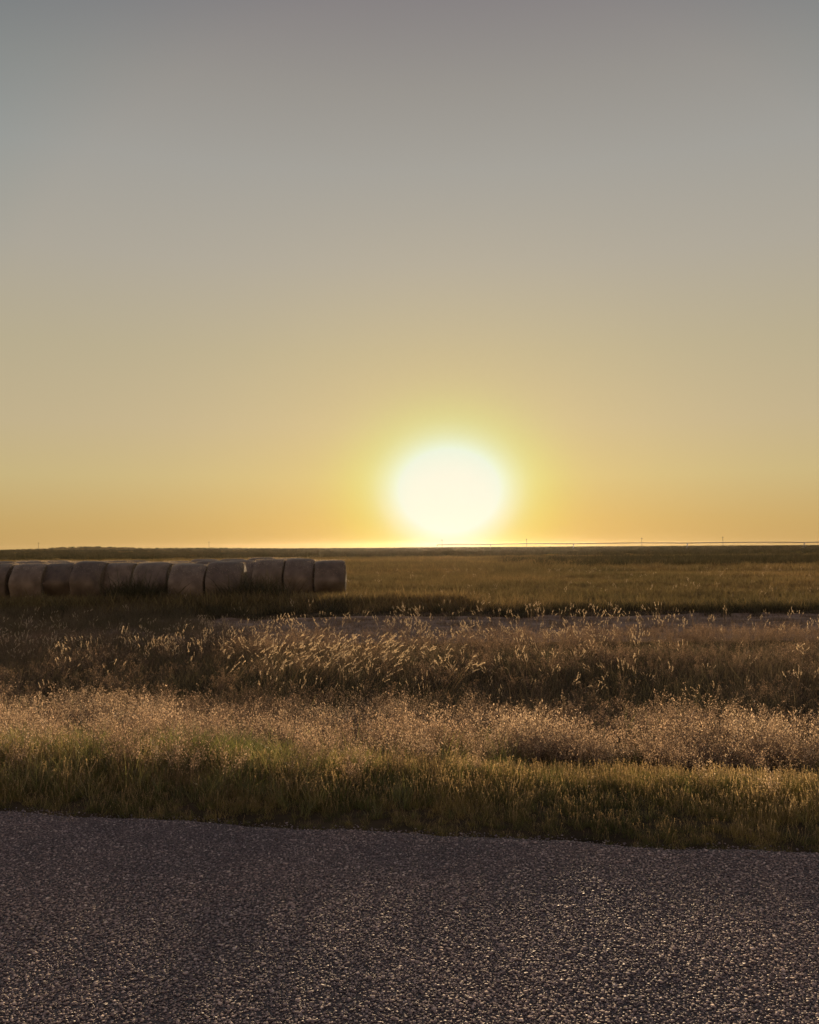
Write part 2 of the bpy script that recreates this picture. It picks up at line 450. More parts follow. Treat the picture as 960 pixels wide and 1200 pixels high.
M_GOLD = leaf_mat('golden_tip', [(0.1, (0.26, 0.18, 0.08)), (0.9, (0.50, 0.37, 0.17))], 0.55, 0.04, patch_scale=0.6)  # gold seed tips; the sunlit verge top is put into their colour
M_OLIVE = leaf_mat('olive_field_blade', [(0.1, (0.13, 0.112, 0.044)), (0.5, (0.225, 0.17, 0.068)), (0.9, (0.34, 0.23, 0.09))], 0.4, 0.02, patch_scale=0.06)
M_CROP = leaf_mat('dark_crop_leaf', [(0.1, (0.045, 0.048, 0.022)), (0.9, (0.11, 0.09, 0.04))], 0.35, 0.02, patch_scale=0.05)  # dark crop colour, also used for weeds that stand in for shade


def blade(mb, base, az, h, w, lean, curl, mat=0, segs=3):
    """a grass blade: tapered bent ribbon"""
    d = np.array([math.cos(az), math.sin(az), 0]); tw = rng.uniform(0, math.pi)
    side = np.array([math.cos(tw), math.sin(tw), 0])
    V = []
    for k in range(segs + 1):
        t = k / segs
        out = lean * t + curl * t * t
        p = np.array(base) + d * out * h + np.array([0, 0, h * (t - 0.35 * curl * t * t)])
        ww = w * (1 - t) ** 0.7 * 0.5
        if k == segs: V.append(p)
        else: V += [p - side * ww, p + side * ww]
    F = [(2 * k, 2 * k + 1, 2 * k + 3, 2 * k + 2) for k in range(segs - 1)] + [(2 * segs - 2, 2 * segs - 1, 2 * segs)]
    mb.add(V, F, mat)
    return V[-1]


def spikelet(mb, p, dirv, l, w, mat):
    dirv = dirv / (np.linalg.norm(dirv) + 1e-9)
    r = rng.normal(0, 1, 3); s = np.cross(dirv, r); s /= np.linalg.norm(s) + 1e-9
    a = p; b = p + dirv * l
    m_ = p + dirv * l * 0.42
    mb.add([a, m_ + s * w / 2, b, m_ - s * w / 2], [(0, 1, 2, 3)], mat)


def stem_curve(base, az, h, lean, nod):
    d = np.array([math.cos(az), math.sin(az), 0]); out = []
    for k in range(9):
        t = k / 8
        out.append(np.array(base) + d * h * (lean * t + nod * t ** 3) + np.array([0, 0, h * (t - 0.45 * nod * t ** 4)]))
    return out


def ribbon(mb, pts, w, mat):
    tw = rng.uniform(0, math.pi); s = np.array([math.cos(tw), math.sin(tw), 0]) * w / 2
    V = []
    for p in pts: V += [p - s, p + s]
    mb.add(V, [(2 * k, 2 * k + 1, 2 * k + 3, 2 * k + 2) for k in range(len(pts) - 1)], mat)


def disc(r):
    a = rng.uniform(0, 2 * math.pi); q = r * math.sqrt(rng.random()); return (q * math.cos(a), q * math.sin(a), -0.02)


WIND = 0.5   # azimuth that most stems lean to


def wind_az(spread=1.0):
    return WIND + rng.normal(0, spread)


def tuft_turf(h0, h1, n, r, w=0.0035):
    mb = MB()
    for _ in range(n): blade(mb, disc(r), rng.uniform(0, 6.28), rng.uniform(h0, h1), rng.uniform(0.7, 1.3) * w, rng.uniform(0, 0.5), rng.uniform(0, 0.8))
    return mb


def tuft_turf_tips(h0, h1, n, r, w=0.0035):
    mb = tuft_turf(h0, h1, n, r, w)
    for _ in range(4):
        h = rng.uniform(0.7, 1.25) * h1; b = np.array(disc(r)); a = rng.uniform(0, 6.28)
        d = np.array([math.cos(a) * 0.25, math.sin(a) * 0.25, 1.0])
        ribbon(mb, [b, b + d * h * 0.5, b + d * h], 0.0016, 1)
        for k in range(4):
            spikelet(mb, b + d * h * (0.72 + 0.09 * k), d + rng.normal(0, 0.5, 3), rng.uniform(0.008, 0.015), rng.uniform(0.003, 0.0055), 1)
    return mb


def tuft_brome(n=9, r=0.09, h0=0.36, h1=0.60):
    """clump of dry brome: thin stems with loose drooping panicles of many small spikelets"""
    mb = MB()
    for _ in range(n):
        h = rng.uniform(h0, h1); pts = stem_curve(disc(r), wind_az(1.3), h, rng.uniform(0.0, 0.35), rng.uniform(0.05, 0.4))
        ribbon(mb, pts, 0.0028, 0)
        top = np.array(pts[-1]); n_sp = rng.integers(18, 32)
        for k in range(n_sp):
            t = 0.52 + 0.48 * (k / n_sp)
            i = min(7, int(t * 8)); f = t * 8 - i
            p = pts[i] * (1 - f) + pts[i + 1] * f
            a = rng.uniform(0, 6.28); reach = (1.10 - t) * h * rng.uniform(0.03, 0.22)
            q = p + np.array([math.cos(a) * reach, math.sin(a) * reach, reach * rng.uniform(-0.4, 0.9)])
            dr = np.array([math.cos(a) * 0.4 + 0.3, math.sin(a) * 0.4, rng.uniform(-0.6, 1.1)])
            tk = np.array([0.0007, 0.0007, 0.0])
            mb.add([p - tk, p + tk, q + tk, q - tk], [(0, 1, 2, 3)], 0)
            spikelet(mb, q, dr, rng.uniform(0.012, 0.024), rng.uniform(0.0045, 0.008), 1)
    for _ in range(n): blade(mb, disc(r), rng.uniform(0, 6.28), rng.uniform(0.12, 0.3), 0.004, rng.uniform(0.1, 0.5), rng.uniform(0, 0.8), 0)
    return mb


def tuft_field(n=34, r=0.18, h0=0.2, h1=0.42, w=0.006):
    mb = MB()
    for _ in range(n): blade(mb, disc(r), wind_az(1.8), rng.uniform(h0, h1), rng.uniform(0.6, 1.3) * w, rng.uniform(0, 0.5), rng.uniform(0, 0.7))
    return mb


def tuft_ear(n=4, r=0.16, h0=0.42, h1=0.66, lay=0.0):
    """tall wild grass: thin stems, each with one plump nodding ear"""
    mb = MB()
    for _ in range(n):
        h = rng.uniform(h0, h1); pts = stem_curve(disc(r), wind_az(0.8), h, rng.uniform(0.0, 0.25) + lay, rng.uniform(0.0, 0.22))
        ribbon(mb, pts, 0.003, 0)
        dv = pts[-1] - pts[-2]; dv = dv / np.linalg.norm(dv)
        L_ = rng.uniform(0.04, 0.14)
        for k in range(15):
            t = k / 15
            p = pts[-1] + dv * L_ * (t - 0.4) + np.array([L_ * 0.12 * t * t, 0, -L_ * 0.1 * t * t])
            spikelet(mb, p, dv + rng.normal(0, 0.32, 3), rng.uniform(0.02, 0.034), rng.uniform(0.008, 0.013), 1)
    return mb


def make_bank(name, builders, mats):
    c = bpy.data.collections.new(name)
    for i, b in enumerate(builders):
        me = b.mesh('%s_tuft' % name, mats)
        o = bpy.data.objects.new('%s_tuft_%02d' % (name, i), me); c.objects.link(o)
    return c, len(builders)


BANK = {
    'turf': make_bank('turf', [tuft_turf_tips(0.04, 0.10, 54, 0.05, 0.0028) for _ in range(8)], [M_TURF, M_GOLD]),
    'long': make_bank('long', [tuft_turf(0.12, 0.30, 34, 0.06, 0.0048) for _ in range(8)], [M_LONG]),
    'brome': make_bank('brome', [tuft_brome() for _ in range(12)], [M_STRAW, M_HEAD]),
    'red': make_bank('red', [tuft_brome(10, 0.14, 0.34, 0.52) for _ in range(8)], [M_STRAW, M_RED]),
    'field': make_bank('field', [tuft_field() for _ in range(8)], [M_FIELD]),
    'ear': make_bank('ear', [tuft_ear() for _ in range(10)], [M_STRAW, M_EAR]),
    'laid': make_bank('laid', [tuft_ear(5, 0.12, 0.5, 0.7, 0.5) for _ in range(6)], [M_STRAW, M_EAR]),
    'olive': make_bank('olive', [tuft_field(60, 0.45, 0.12, 0.34, 0.016) for _ in range(8)], [M_OLIVE]),
    'weed': make_bank('weed', [tuft_field(60, 0.3, 0.25, 0.6, 0.014) for _ in range(6)], [M_CROP]),
    'crop': make_bank('crop', [tuft_field(70, 0.8, 0.3, 0.75, 0.045) for _ in range(6)], [M_CROP]),
    'stubble': make_bank('stubble', [tuft_turf(0.03, 0.12, 26, 0.16, 0.006) for _ in range(5)], [M_STRAW]),
}


def scatter(name, bank, x, y, scale, label, tilt=0.12, zoff=0.0, fixed_az=None):
    """one object of uncountable grass: points that instance the tufts of a bank"""
    c, nb = BANK[bank]
    n = len(x); z = ground_z(x, y) + zoff
    me = bpy.data.meshes.new(name); me.vertices.add(n); me.vertices.foreach_set('co', np.stack([x, y, z], -1).ravel())
    a = me.attributes.new('rot', 'FLOAT_VECTOR', 'POINT')
    az = rng.uniform(0, 2 * math.pi, n) if fixed_az is None else rng.normal(fixed_az, 0.5, n)
    rot = np.stack([rng.normal(0, tilt, n), rng.normal(0, tilt, n), az], -1)
    a.data.foreach_set('vector', rot.ravel())
    s = me.attributes.new('scl', 'FLOAT', 'POINT'); s.data.foreach_set('value', np.asarray(scale, float) * np.ones(n))
    k = me.attributes.new('idx', 'INT', 'POINT'); k.data.foreach_set('value', rng.integers(0, nb, n).astype(np.int32))
    o = bpy.data.objects.new(name, me); COL.objects.link(o)
    ng = bpy.data.node_groups.new(name, 'GeometryNodeTree')
    ng.interface.new_socket('Geometry', in_out='INPUT', socket_type='NodeSocketGeometry')
    ng.interface.new_socket('Geometry', in_out='OUTPUT', socket_type='NodeSocketGeometry')
    N = ng.nodes; L = ng.links
    gi = N.new('NodeGroupInput'); go = N.new('NodeGroupOutput')
    ip = N.new('GeometryNodeInstanceOnPoints'); ci = N.new('GeometryNodeCollectionInfo')
    ci.inputs['Collection'].default_value = c; ci.inputs['Separate Children'].default_value = True; ci.inputs['Reset Children'].default_value = True

    def attr(nm, tp):
        q = N.new('GeometryNodeInputNamedAttribute'); q.data_type = tp; q.inputs['Name'].default_value = nm; return q.outputs['Attribute']
    er = N.new('FunctionNodeEulerToRotation'); L.new(attr('rot', 'FLOAT_VECTOR'), er.inputs[0])
    L.new(gi.outputs[0], ip.inputs['Points']); L.new(ci.outputs[0], ip.inputs['Instance'])
    ip.inputs['Pick Instance'].default_value = True
    L.new(attr('idx', 'INT'), ip.inputs['Instance Index']); L.new(er.outputs[0], ip.inputs['Rotation']); L.new(attr('scl', 'FLOAT'), ip.inputs['Scale'])
    L.new(ip.outputs[0], go.inputs[0])
    md = o.modifiers.new('scatter', 'NODES'); md.node_group = ng
    tag(o, label, 'grass', kind='stuff')
    print(name, n)
    return o


def pts_area(y0, y1, dens, half=lambda y: 0.56 * y + 1.2, xlim=None):
    """uniform random points in the wedge in front of the camera between two distances"""
    hw = half(y1)
    n = int((y1 - y0) * 2 * hw * dens)
    x = rng.uniform(-hw, hw, n); y = rng.uniform(y0, y1, n)
    k = np.abs(x) < half(y)
    return x[k], y[k]


def thin(x, y, prob):
    k = rng.random(len(x)) < prob
    return x[k], y[k]


def grow():
    # 1 short turf along the road edge
    x, y = pts_area(3.9, 8.0, 330)
    s = y - edge_y(x)
    pr = np.where((s > -0.10) & (s < 1.9), 1.0, 0) * np.clip(0.10 + s * 3.2 + 1.6 * (fbm(x, y, 0.35, 9) - 0.45), 0.06, 1)
    x, y = thin(x, y, pr); s = y - edge_y(x)
    lf = np.clip((0.6 - x) / 3.0, 0, 1)
    sc = (0.42 + 0.60 * np.clip(s / 0.6, 0, 1)) * (0.45 + 1.1 * fbm(x, y, 0.38, 8)) * (1 + 0.35 * lf) * rng.uniform(0.8, 1.25, len(x))
    scatter('verge_grass', 'turf', x, y, sc, 'short golden green verge grass along the edge of the road')
    # 2 longer green blades, mostly on the left and in loose tufts elsewhere
    x, y = pts_area(4.3, 9.5, 190)
    s = y - edge_y(x)
    lf = np.clip((1.0 - x) / 2.6, 0, 1)
    pr = np.clip((s - 0.25) / 0.4, 0, 1) * np.clip((2.9 + 0.9 * lf - s) / 0.5, 0, 1) * (0.10 + 0.9 * lf) * np.clip(0.2 + 1.5 * (fbm(x, y, 0.9, 12) - 0.2), 0.05, 1)
    pr = np.maximum(pr, 0.35 * ((s > 1.5) & (s < 2.2)))
    x, y = thin(x, y, pr); s = y - edge_y(x)
    lf = np.clip((1.0 - x) / 2.6, 0, 1)
    sc = (0.45 + 0.45 * lf) * (0.55 + 0.85 * rng.random(len(x))) * np.clip(0.6 + s * 0.4, 0.6, 1.0)
    scatter('long_grass', 'long', x, y, sc, 'long green blades of grass standing above the turf of the verge')
    # 3 tan brome band in the ditch behind the verge
    x, y = pts_area(6.0, 12.5, 120)
    s = y - edge_y(x); lf = np.clip((0.5 - x) / 2.6, 0, 1)
    lo = 2.35 - 0.5 * lf
    top = 5.6 + 0.5 * (smooth_noise(x, y * 0, 1.3, 21) - 0.5)
    pr = np.clip((s - lo) / 0.5, 0, 1) * np.clip((top - s) / 0.5, 0, 1) * np.clip(0.45 + 3.6 * (fbm(x, y, 0.55, 23) - 0.45), 0.13, 1)
    x, y = thin(x, y, pr); s = y - edge_y(x)
    sc = (0.60 + 0.62 * fbm(x, y, 0.6, 23) + rng.normal(0, 0.13, len(x))) * np.where(rng.random(len(x)) < 0.07, 1.28, 1.0)
    sc = sc * (1 - 0.15 * np.clip((0.5 - x) / 2.6, 0, 1) * (s > 3.2))
    sc *= np.interp(s, [1.4, 2.2, 3.3, 4.3, 5.6], [0.62, 0.8, 1.0, 0.85, 0.66])
    scatter('brome_grass', 'brome', x, y, sc, 'band of dry tan brome grass with fluffy sunlit seed heads behind the verge')
    x, y = pts_area(7.0, 10.8, 26)
    s = y - edge_y(x)
    x, y = thin(x, y, ((s > 2.0) & (s < 4.6)) * np.clip(0.2 + 3.5 * (fbm(x, y, 0.7, 27) - 0.42), 0.05, 1))
    scatter('band_grass', 'long', x, y, 1.15 + 0.6 * rng.random(len(x)), 'green blades mixed through the tan seed head band')
    # stray brome stems in the verge
    x, y = pts_area(5.2, 8.2, 18)
    s = y - edge_y(x); x, y = thin(x, y, ((s > 0.6) & (s < 2.8)) * np.clip(0.3 + (0.8 - x) / 3, 0.10, 1))
    scatter('stray_brome', 'brome', x, y, 0.55 + 0.25 * rng.random(len(x)), 'few dry seed stalks scattered through the green verge')
    # 4 dark field grass behind, and the undergrowth of the band
    x, y = pts_area(7.0, 27.0, 22)
    s = y - edge_y(x)
    x, y = thin(x, y, (s > 2.6) * np.clip((17.6 + np.clip(-2.5 - x, 0, 8) * 2.2 - y) / 2.0, 0, 1))
    sc = 0.7 + 0.5 * fbm(x, y, 2.0, 31) + 0.2 * rng.random(len(x)); sc = np.where(y < 9.8, sc * 0.7, sc) * np.interp(y, [14, 18.5, 24], [1.0, 0.6, 0.9])
    scatter('field_grass', 'field', x, y, sc, 'dark brown green field grass between the tan band and the bare lane')
    # 5 bright ears above it in drifts
    x, y = pts_area(10.8, 22.0, 26)
    drift = fbm(x, y * 1.6, 3.2, 41)
    near_strip = np.exp(-((y - np.where(x < -2, 17.5, 15.2)) / 3.6) ** 2)
    pr = np.clip((drift - 0.30) * 3.0, 0.05, 1) * (0.12 + 0.88 * near_strip) * np.where((x < -2) & (y < 14.5), 0.12, 0.8)
    x, y = thin(x, y, pr)
    scatter('wild_grass_ears', 'ear', x, y, 0.45 + 0.42 * rng.random(len(x)), 'drifts of pale nodding grass ears catching the sun above the dark field grass', tilt=0.25)
    x, y = pts_area(9.6, 19.0, 16)
    x, y = thin(x, y, np.clip(0.15 + 2.5 * (fbm(x, y * 1.4, 2.4, 47) - 0.3), 0.05, 1))
    scatter('reddish_grass', 'red', x, y, 0.6 + 0.35 * rng.random(len(x)), 'thin reddish brown seed haze of the dark field grass')
    # a wind-laid patch left of the middle
    x = rng.normal(-1.0, 0.75, 70); y = rng.normal(12.8, 0.9, 70)
    scatter('leaning_grass', 'laid', x, y, 0.8 + 0.3 * rng.random(70), 'patch of wind-laid pale grass stalks left of the middle', fixed_az=0.1)
    # 6 the bare lane: sparse stubble
    x, y = pts_area(18.0, 25.0, 16)
    scatter('lane_stubble', 'stubble', x, y, 0.8 + 0.8 * rng.random(len(x)), 'sparse straw stubble on the bare lane across the field')
    x, y = pts_area(18.0, 24.5, 1.2); x, y = thin(x, y, np.clip((fbm(x, y, 3, 44) - 0.4) * 3, 0, 1))
    scatter('lane_ears', 'ear', x, y, 0.7 + 0.3 * rng.random(len(x)), 'thin scatter of pale ears standing along the bare lane')
    # 7 bank behind the lane, its shaded side put in as dark weeds
    x, y = pts_area(24.0, 28.0, 13); x, y = thin(x, y, np.clip(1.3 - np.abs(y - 25.8 - 2.6 * (fbm(x, y * 0, 3, 52) - 0.5)) / 1.3, 0, 1) * np.clip(0.3 + 2.5 * (fbm(x, y, 1.5, 53) - 0.3), 0.1, 1))
    scatter('bank_weeds', 'weed', x, y, 0.35 + 0.5 * fbm(x, y, 1.8, 51), 'dark weedy bank on the far side of the bare lane')
    # 8 olive field out to the far crops, sparse round the bales
    x, y = pts_area(25.5, 62, 5.0, half=lambda y: 0.52 * y + 3)
    sc = 0.75 + 0.7 * fbm(x, y, 6, 61)
    scatter('olive_field_grass', 'olive', x, y, sc, 'olive field grass spreading round the bales and beyond')
    x, y = pts_area(62, 150, 1.6, half=lambda y: 0.5 * y + 4)
    scatter('distant_field_grass', 'olive', x, y, 1.3 + 0.8 * rng.random(len(x)), 'distant olive field grass below the horizon')
    x, y = pts_area(27, 60, 0.35); x, y = thin(x, y, np.clip((fbm(x, y, 6, 64) - 0.42) * 4, 0, 1))
    scatter('field_ears', 'ear', x, y, 0.7 + 0.3 * rng.random(len(x)), 'thin scatter of pale ears in the olive field')
    # weeds hiding the feet of the bales
    x = rng.uniform(-18, 1.5, 620); y = rng.uniform(26.9, 28.3, 620)
    scatter('bale_foot_grass', 'olive', x, y, 1.55 + 0.8 * fbm(x, y, 1.2, 66), 'taller olive grass in front of the hay bales hiding their feet')
    x = rng.uniform(-16, -1.5, 160); y = rng.normal(27.6, 0.7, 160)
    scatter('bale_weeds', 'weed', x, y, 0.6 + 0.55 * rng.random(160), 'weeds grown up against the feet of the hay bales')
    x = np.concatenate([rng.normal(px_x(166, 29), 0.3, 26), rng.normal(px_x(298, 29), 0.35, 26)]); y = rng.normal(28.4, 0.3, 52)  # dark weeds added where the row's gaps lie in shade
    scatter('gap_weeds', 'weed', x, y, 1.7 + 1.0 * rng.random(52), 'tall dark weeds growing in the gaps of the bale row')
    # 9 taller dark crop strip far off, thicker on the right
    x, y = pts_area(75, 120, 0.7, half=lambda y: 0.5 * y + 5)
    x, y = thin(x, y, np.clip(0.0 + (x - 8) / 30, 0.0, 1))
    scatter('far_crop', 'crop', x, y, 1.0 + 0.5 * rng.random(len(x)), 'dark strip of taller crop far out in the field')
    x, y = pts_area(150, 420, 0.05, half=lambda y: 0.5 * y + 5)
    scatter('horizon_crop', 'crop', x, y, 1.0 + 0.7 * rng.random(len(x)), 'rows of low crop near the horizon')


    x, y = pts_area(420, 1500, 0.006, half=lambda y: 0.5 * y + 5)
    scatter('skyline_crop', 'crop', x, y, 2.0 + 1.0 * rng.random(len(x)), 'low dark line of crops along the skyline')


grow()


# ------------------------------------------------------------------ hay bales
def hay_mat():
    m, nt, N, L = new_mat('hay')
    tc = N.new('ShaderNodeTexCoord')
    mp = N.new('ShaderNodeMapping'); mp.inputs['Scale'].default_value = (3, 14, 14); L.new(tc.outputs['Object'], mp.inputs['Vector'])
    no = N.new('ShaderNodeTexNoise'); no.inputs['Scale'].default_value = 3.0; no.inputs['Detail'].default_value = 10; L.new(mp.outputs[0], no.inputs['Vector'])
    r = ramp(N, [(0.3, (0.06, 0.045, 0.026)), (0.55, (0.15, 0.115, 0.065)), (0.75, (0.26, 0.20, 0.12))]); L.new(no.outputs['Fac'], r.inputs[0])
    p = N.new('ShaderNodeBsdfPrincipled'); p.inputs['Roughness'].default_value = 0.95; L.new(r.outputs[0], p.inputs['Base Color'])
    bp = N.new('ShaderNodeBump'); bp.inputs['Strength'].default_value = 0.9; bp.inputs['Distance'].default_value = 0.05; L.new(no.outputs['Fac'], bp.inputs['Height']); L.new(bp.outputs[0], p.inputs['Normal'])
    o = N.new('ShaderNodeOutputMaterial'); L.new(p.outputs[0], o.inputs['Surface'])
    return m


def net_mat():
    m, nt, N, L = new_mat('net_wrap')
    tc = N.new('ShaderNodeTexCoord'); sp = N.new('ShaderNodeSeparateXYZ'); L.new(tc.outputs['Object'], sp.inputs[0])
    oi = N.new('ShaderNodeObjectInfo')
    no = N.new('ShaderNodeTexNoise'); no.inputs['Scale'].default_value = 2.2; no.inputs['Detail'].default_value = 9; L.new(tc.outputs['Object'], no.inputs['Vector'])
    wv = N.new('ShaderNodeTexWave'); wv.bands_direction = 'X'; wv.inputs['Scale'].default_value = 9; wv.inputs['Distortion'].default_value = 2.5; wv.inputs['Detail'].default_value = 4; L.new(tc.outputs['Object'], wv.inputs['Vector'])
    r = ramp(N, [(0.22, (0.055, 0.040, 0.022)), (0.5, (0.135, 0.10, 0.058)), (0.78, (0.27, 0.21, 0.135))])
    ad = N.new('ShaderNodeMath'); ad.operation = 'MULTIPLY_ADD'; ad.inputs[1].default_value = 0.12; L.new(wv.outputs['Fac'], ad.inputs[0])
    a2 = N.new('ShaderNodeMath'); a2.operation = 'MULTIPLY_ADD'; a2.inputs[1].default_value = 0.22; L.new(oi.outputs['Random'], a2.inputs[0])
    a3 = N.new('ShaderNodeMath'); a3.operation = 'SUBTRACT'; a3.inputs[1].default_value = 0.17; L.new(no.outputs['Fac'], a3.inputs[0])
    L.new(a3.outputs[0], a2.inputs[2]); L.new(a2.outputs[0], ad.inputs[2]); L.new(ad.outputs[0], r.inputs[0])
    p = N.new('ShaderNodeBsdfPrincipled'); p.inputs['Roughness'].default_value = 0.5; L.new(r.outputs[0], p.inputs['Base Color'])
    bp = N.new('ShaderNodeBump'); bp.inputs['Strength'].default_value = 0.5; bp.inputs['Distance'].default_value = 0.04
    L.new(ad.outputs[0], bp.inputs['Height']); L.new(bp.outputs[0], p.inputs['Normal'])
    o = N.new('ShaderNodeOutputMaterial'); L.new(p.outputs[0], o.inputs['Surface'])
    return m


HAY = hay_mat(); NET = net_mat()
M_STRAWBIT = leaf_mat('straw_bit', [(0.1, (0.35, 0.27, 0.16)), (0.9, (0.6, 0.48, 0.32))], 0.55, 0.03)


def bale_variant(seed):
    """round bale lying with its axis along x: hay body with rounded, slightly sagging drum and a net-wrap sleeve just proud of it"""
    r_ = np.random.default_rng(seed)
    n = 40; Rr = 0.79; Lh = 0.585
    ph = r_.uniform(0, 6.28, 5); am = r_.uniform(0.004, 0.016, 5)

    def rad(t, x):
        rr = Rr * (1.01 - 0.055 * abs(x / Lh) ** 4) + sum(am[i] * math.sin((i + 2) * t + ph[i] + 1.3 * x) for i in range(5))
        return rr
    def pt(x, rr, t):
        y = rr * math.cos(t); z = rr * math.sin(t)
        z = z * (0.93 if z < 0 else 0.985); z = max(z, -0.70)
        return (x, y * 1.02, z + 0.69)
    body = MB(); prof = [(-Lh, 0.0), (-Lh - 0.015, 0.35), (-Lh - 0.005, 0.75), (-Lh + 0.02, 0.93), (-Lh + 0.08, 0.992), (-0.2, 0.985), (0.2, 0.985), (Lh - 0.08, 0.992), (Lh - 0.02, 0.93), (Lh + 0.005, 0.75), (Lh + 0.015, 0.35), (Lh, 0.0)]
    V = []
    for x, k in prof:
        for j in range(n):
            t = 2 * math.pi * j / n
            V.append(pt(x + (0.02 * math.sin(9 * k + 3 * t + ph[0]) if 0 < k < 0.9 else 0), rad(t, x) * max(k, 0.001), t))
    F = [(i * n + j, i * n + (j + 1) % n, (i + 1) * n + (j + 1) % n, (i + 1) * n + j) for i in range(len(prof) - 1) for j in range(n)]
    body.add(V, F)
    net = MB(); V = []
    xsn = np.linspace(-Lh + 0.03, Lh - 0.03, 13)
    for i, x in enumerate(xsn):
        for j in range(n):
            t = 2 * math.pi * j / n
            V.append(pt(x + 0.012 * math.sin(5 * t + ph[1]), rad(t, x) * (1.012 + 0.006 * math.sin(i * 1.7 + t * 2 + ph[2])) - (0.02 if i in (0, 12) else 0), t))
    F = [(i * n + j, i * n + (j + 1) % n, (i + 1) * n + (j + 1) % n, (i + 1) * n + j) for i in range(12) for j in range(n)]
    net.add(V, F)
    # straw sticking out of both ends; bright top straw added as a sunlit rim
    st = body; NB = len(body.f)
    for _ in range(150):
        e = r_.choice([-1, 1]); t = r_.uniform(0, 6.28); q = math.sqrt(r_.random()) * 0.68
        b = np.array(pt(e * (Lh + 0.0), q, t)); d = np.array([e * r_.uniform(0.2, 1), r_.normal(0, 0.7), r_.normal(0, 0.7)]); l = r_.uniform(0.03, 0.10)
        s = np.array([0, 0.003, 0.003])
        st.add([b - s, b + s, b + d * l], [(0, 1, 2)], 1)
    for _ in range(520):
        t = r_.uniform(0.3, 2.85); b = np.array(pt(r_.uniform(-Lh, Lh), Rr * 1.0, t)); d = np.array([r_.normal(0, 0.8), math.cos(t), math.sin(t)]); l = r_.uniform(0.02, 0.06); s = np.array([0.006, 0, 0])
        st.add([b - s, b + s, b + d * l], [(0, 1, 2)], 1)
    return body.mesh('hay_body', [HAY, M_STRAWBIT], True), net.mesh('net_wrap', [NET], True)


VAR = [bale_variant(s) for s in (1, 2, 3, 4)]
ORD = ['first', 'second', 'third', 'fourth', 'fifth', 'sixth', 'seventh', 'eighth', 'ninth', 'tenth', 'eleventh', 'twelfth', 'thirteenth']


def make_bales():
    proto = []
    for body, net in VAR:
        o = bpy.data.objects.new('hay_bale', None); h = bpy.data.objects.new('hay_roll', body); a = bpy.data.objects.new('net_wrap', net)
        a.parent = o; h.parent = o; proto.append((o, h, a))
    used = [False] * 4

    def put(x, y, k, label, rz, sc):
        o, h, a = proto[k]
        if not used[k]: used[k] = True
        else:
            o2 = o.copy(); h2 = h.copy(); a2 = a.copy(); h2.parent = o2; a2.parent = o2; o, h, a = o2, h2, a2
        for q in (o, h, a): COL.objects.link(q)
        o.location = (x, y, float(ground_z(x, y)) - 0.02); o.rotation_euler = (0, 0, rz); o.scale = sc
        tag(o, label, 'hay bale', 'round hay bales lined up in the field')
    rows = {
        'front': [(266, 29.2), (224, 29.2), (183, 30.0), (144, 33.2), (109, 33.2), (74, 33.2), (39, 33.0), (1, 33.0)],
        'middle': [(387, 34.6), (352.5, 34.8), (318, 34.9), (283, 35.0), (248, 35.2), (213, 35.1), (179, 35.3), (136, 36.6), (103, 36.7), (70, 36.8), (37, 36.8), (4, 36.9)],
        'back': [(340, 37.4), (307, 37.5), (274, 37.6), (241, 37.7), (209, 37.7), (160, 39.4), (129, 39.5), (98, 39.6), (66, 39.6), (34, 39.8)],
    }
    i = 0
    for row, lst in rows.items():
        for j, (px, Y) in enumerate(lst):
            if row == 'front':
                lab = ['round hay bale at the sunward end of the front row, beside tall weeds',
                       'broad net-wrapped bale second from the sunward end of the front row',
                       'set-back bale third from the sunward end of the front row, half behind gap weeds',
                       'net-wrapped bale just beyond the weedy gap in the front row',
                       'front-row bale two along from the weedy gap, away from the sun',
                       'front-row bale three along from the weedy gap, away from the sun',
                       'front-row bale next to the one cut off by the edge of the picture',
                       'front-row bale cut off by the edge of the picture'][j]
            else:
                lab = '%s hay bale of the %s row, counted from the end nearest the sun' % (ORD[j], row)
            Y += rng.normal(0, 0.1)
            put(px_x(px, Y), Y, int(rng.integers(0, 4)), lab, rng.normal(0, 0.045), (rng.uniform(1.0, 1.04), rng.uniform(0.97, 1.03), rng.uniform(0.96, 1.02)))
            i += 1
    print('bales', i)


make_bales()

# ------------------------------------------------------------------ power poles and the irrigation pivot on the horizon
WOOD = simple_mat('pole_wood', (0.07, 0.05, 0.035), 0.9, 0, 0.3, 2.0)
CERAMIC = simple_mat('insulator_glaze', (0.25, 0.2, 0.17), 0.3)
GALV = simple_mat('galvanised_steel', (0.28, 0.28, 0.27), 0.55, 0.6, 0.2, 1.0)
RUBBER = simple_mat('tyre_rubber', (0.03, 0.028, 0.026), 0.9)


def pole_mesh():
    p = MB(); n = 10
    p.tube((0, 0, -0.6), (0, 0, 9.4), 0.19, 0.13, n)
    c = MB(); c.box((0, 0, 8.7), (2.5, 0.12, 0.16)); c.tube((-0.75, -0.07, 8.62), (0, -0.1, 8.0), 0.03, n=5); c.tube((0.75, -0.07, 8.62), (0, -0.1, 8.0), 0.03, n=5)
    ins = MB()
    for z, r0, r1 in ((0, 0.05, 0.09), (0.08, 0.06, 0.085), (0.16, 0.045, 0.03)): ins.tube((0, 0, z), (0, 0, z + 0.08), r0, r1, 8)
    return p, c, ins


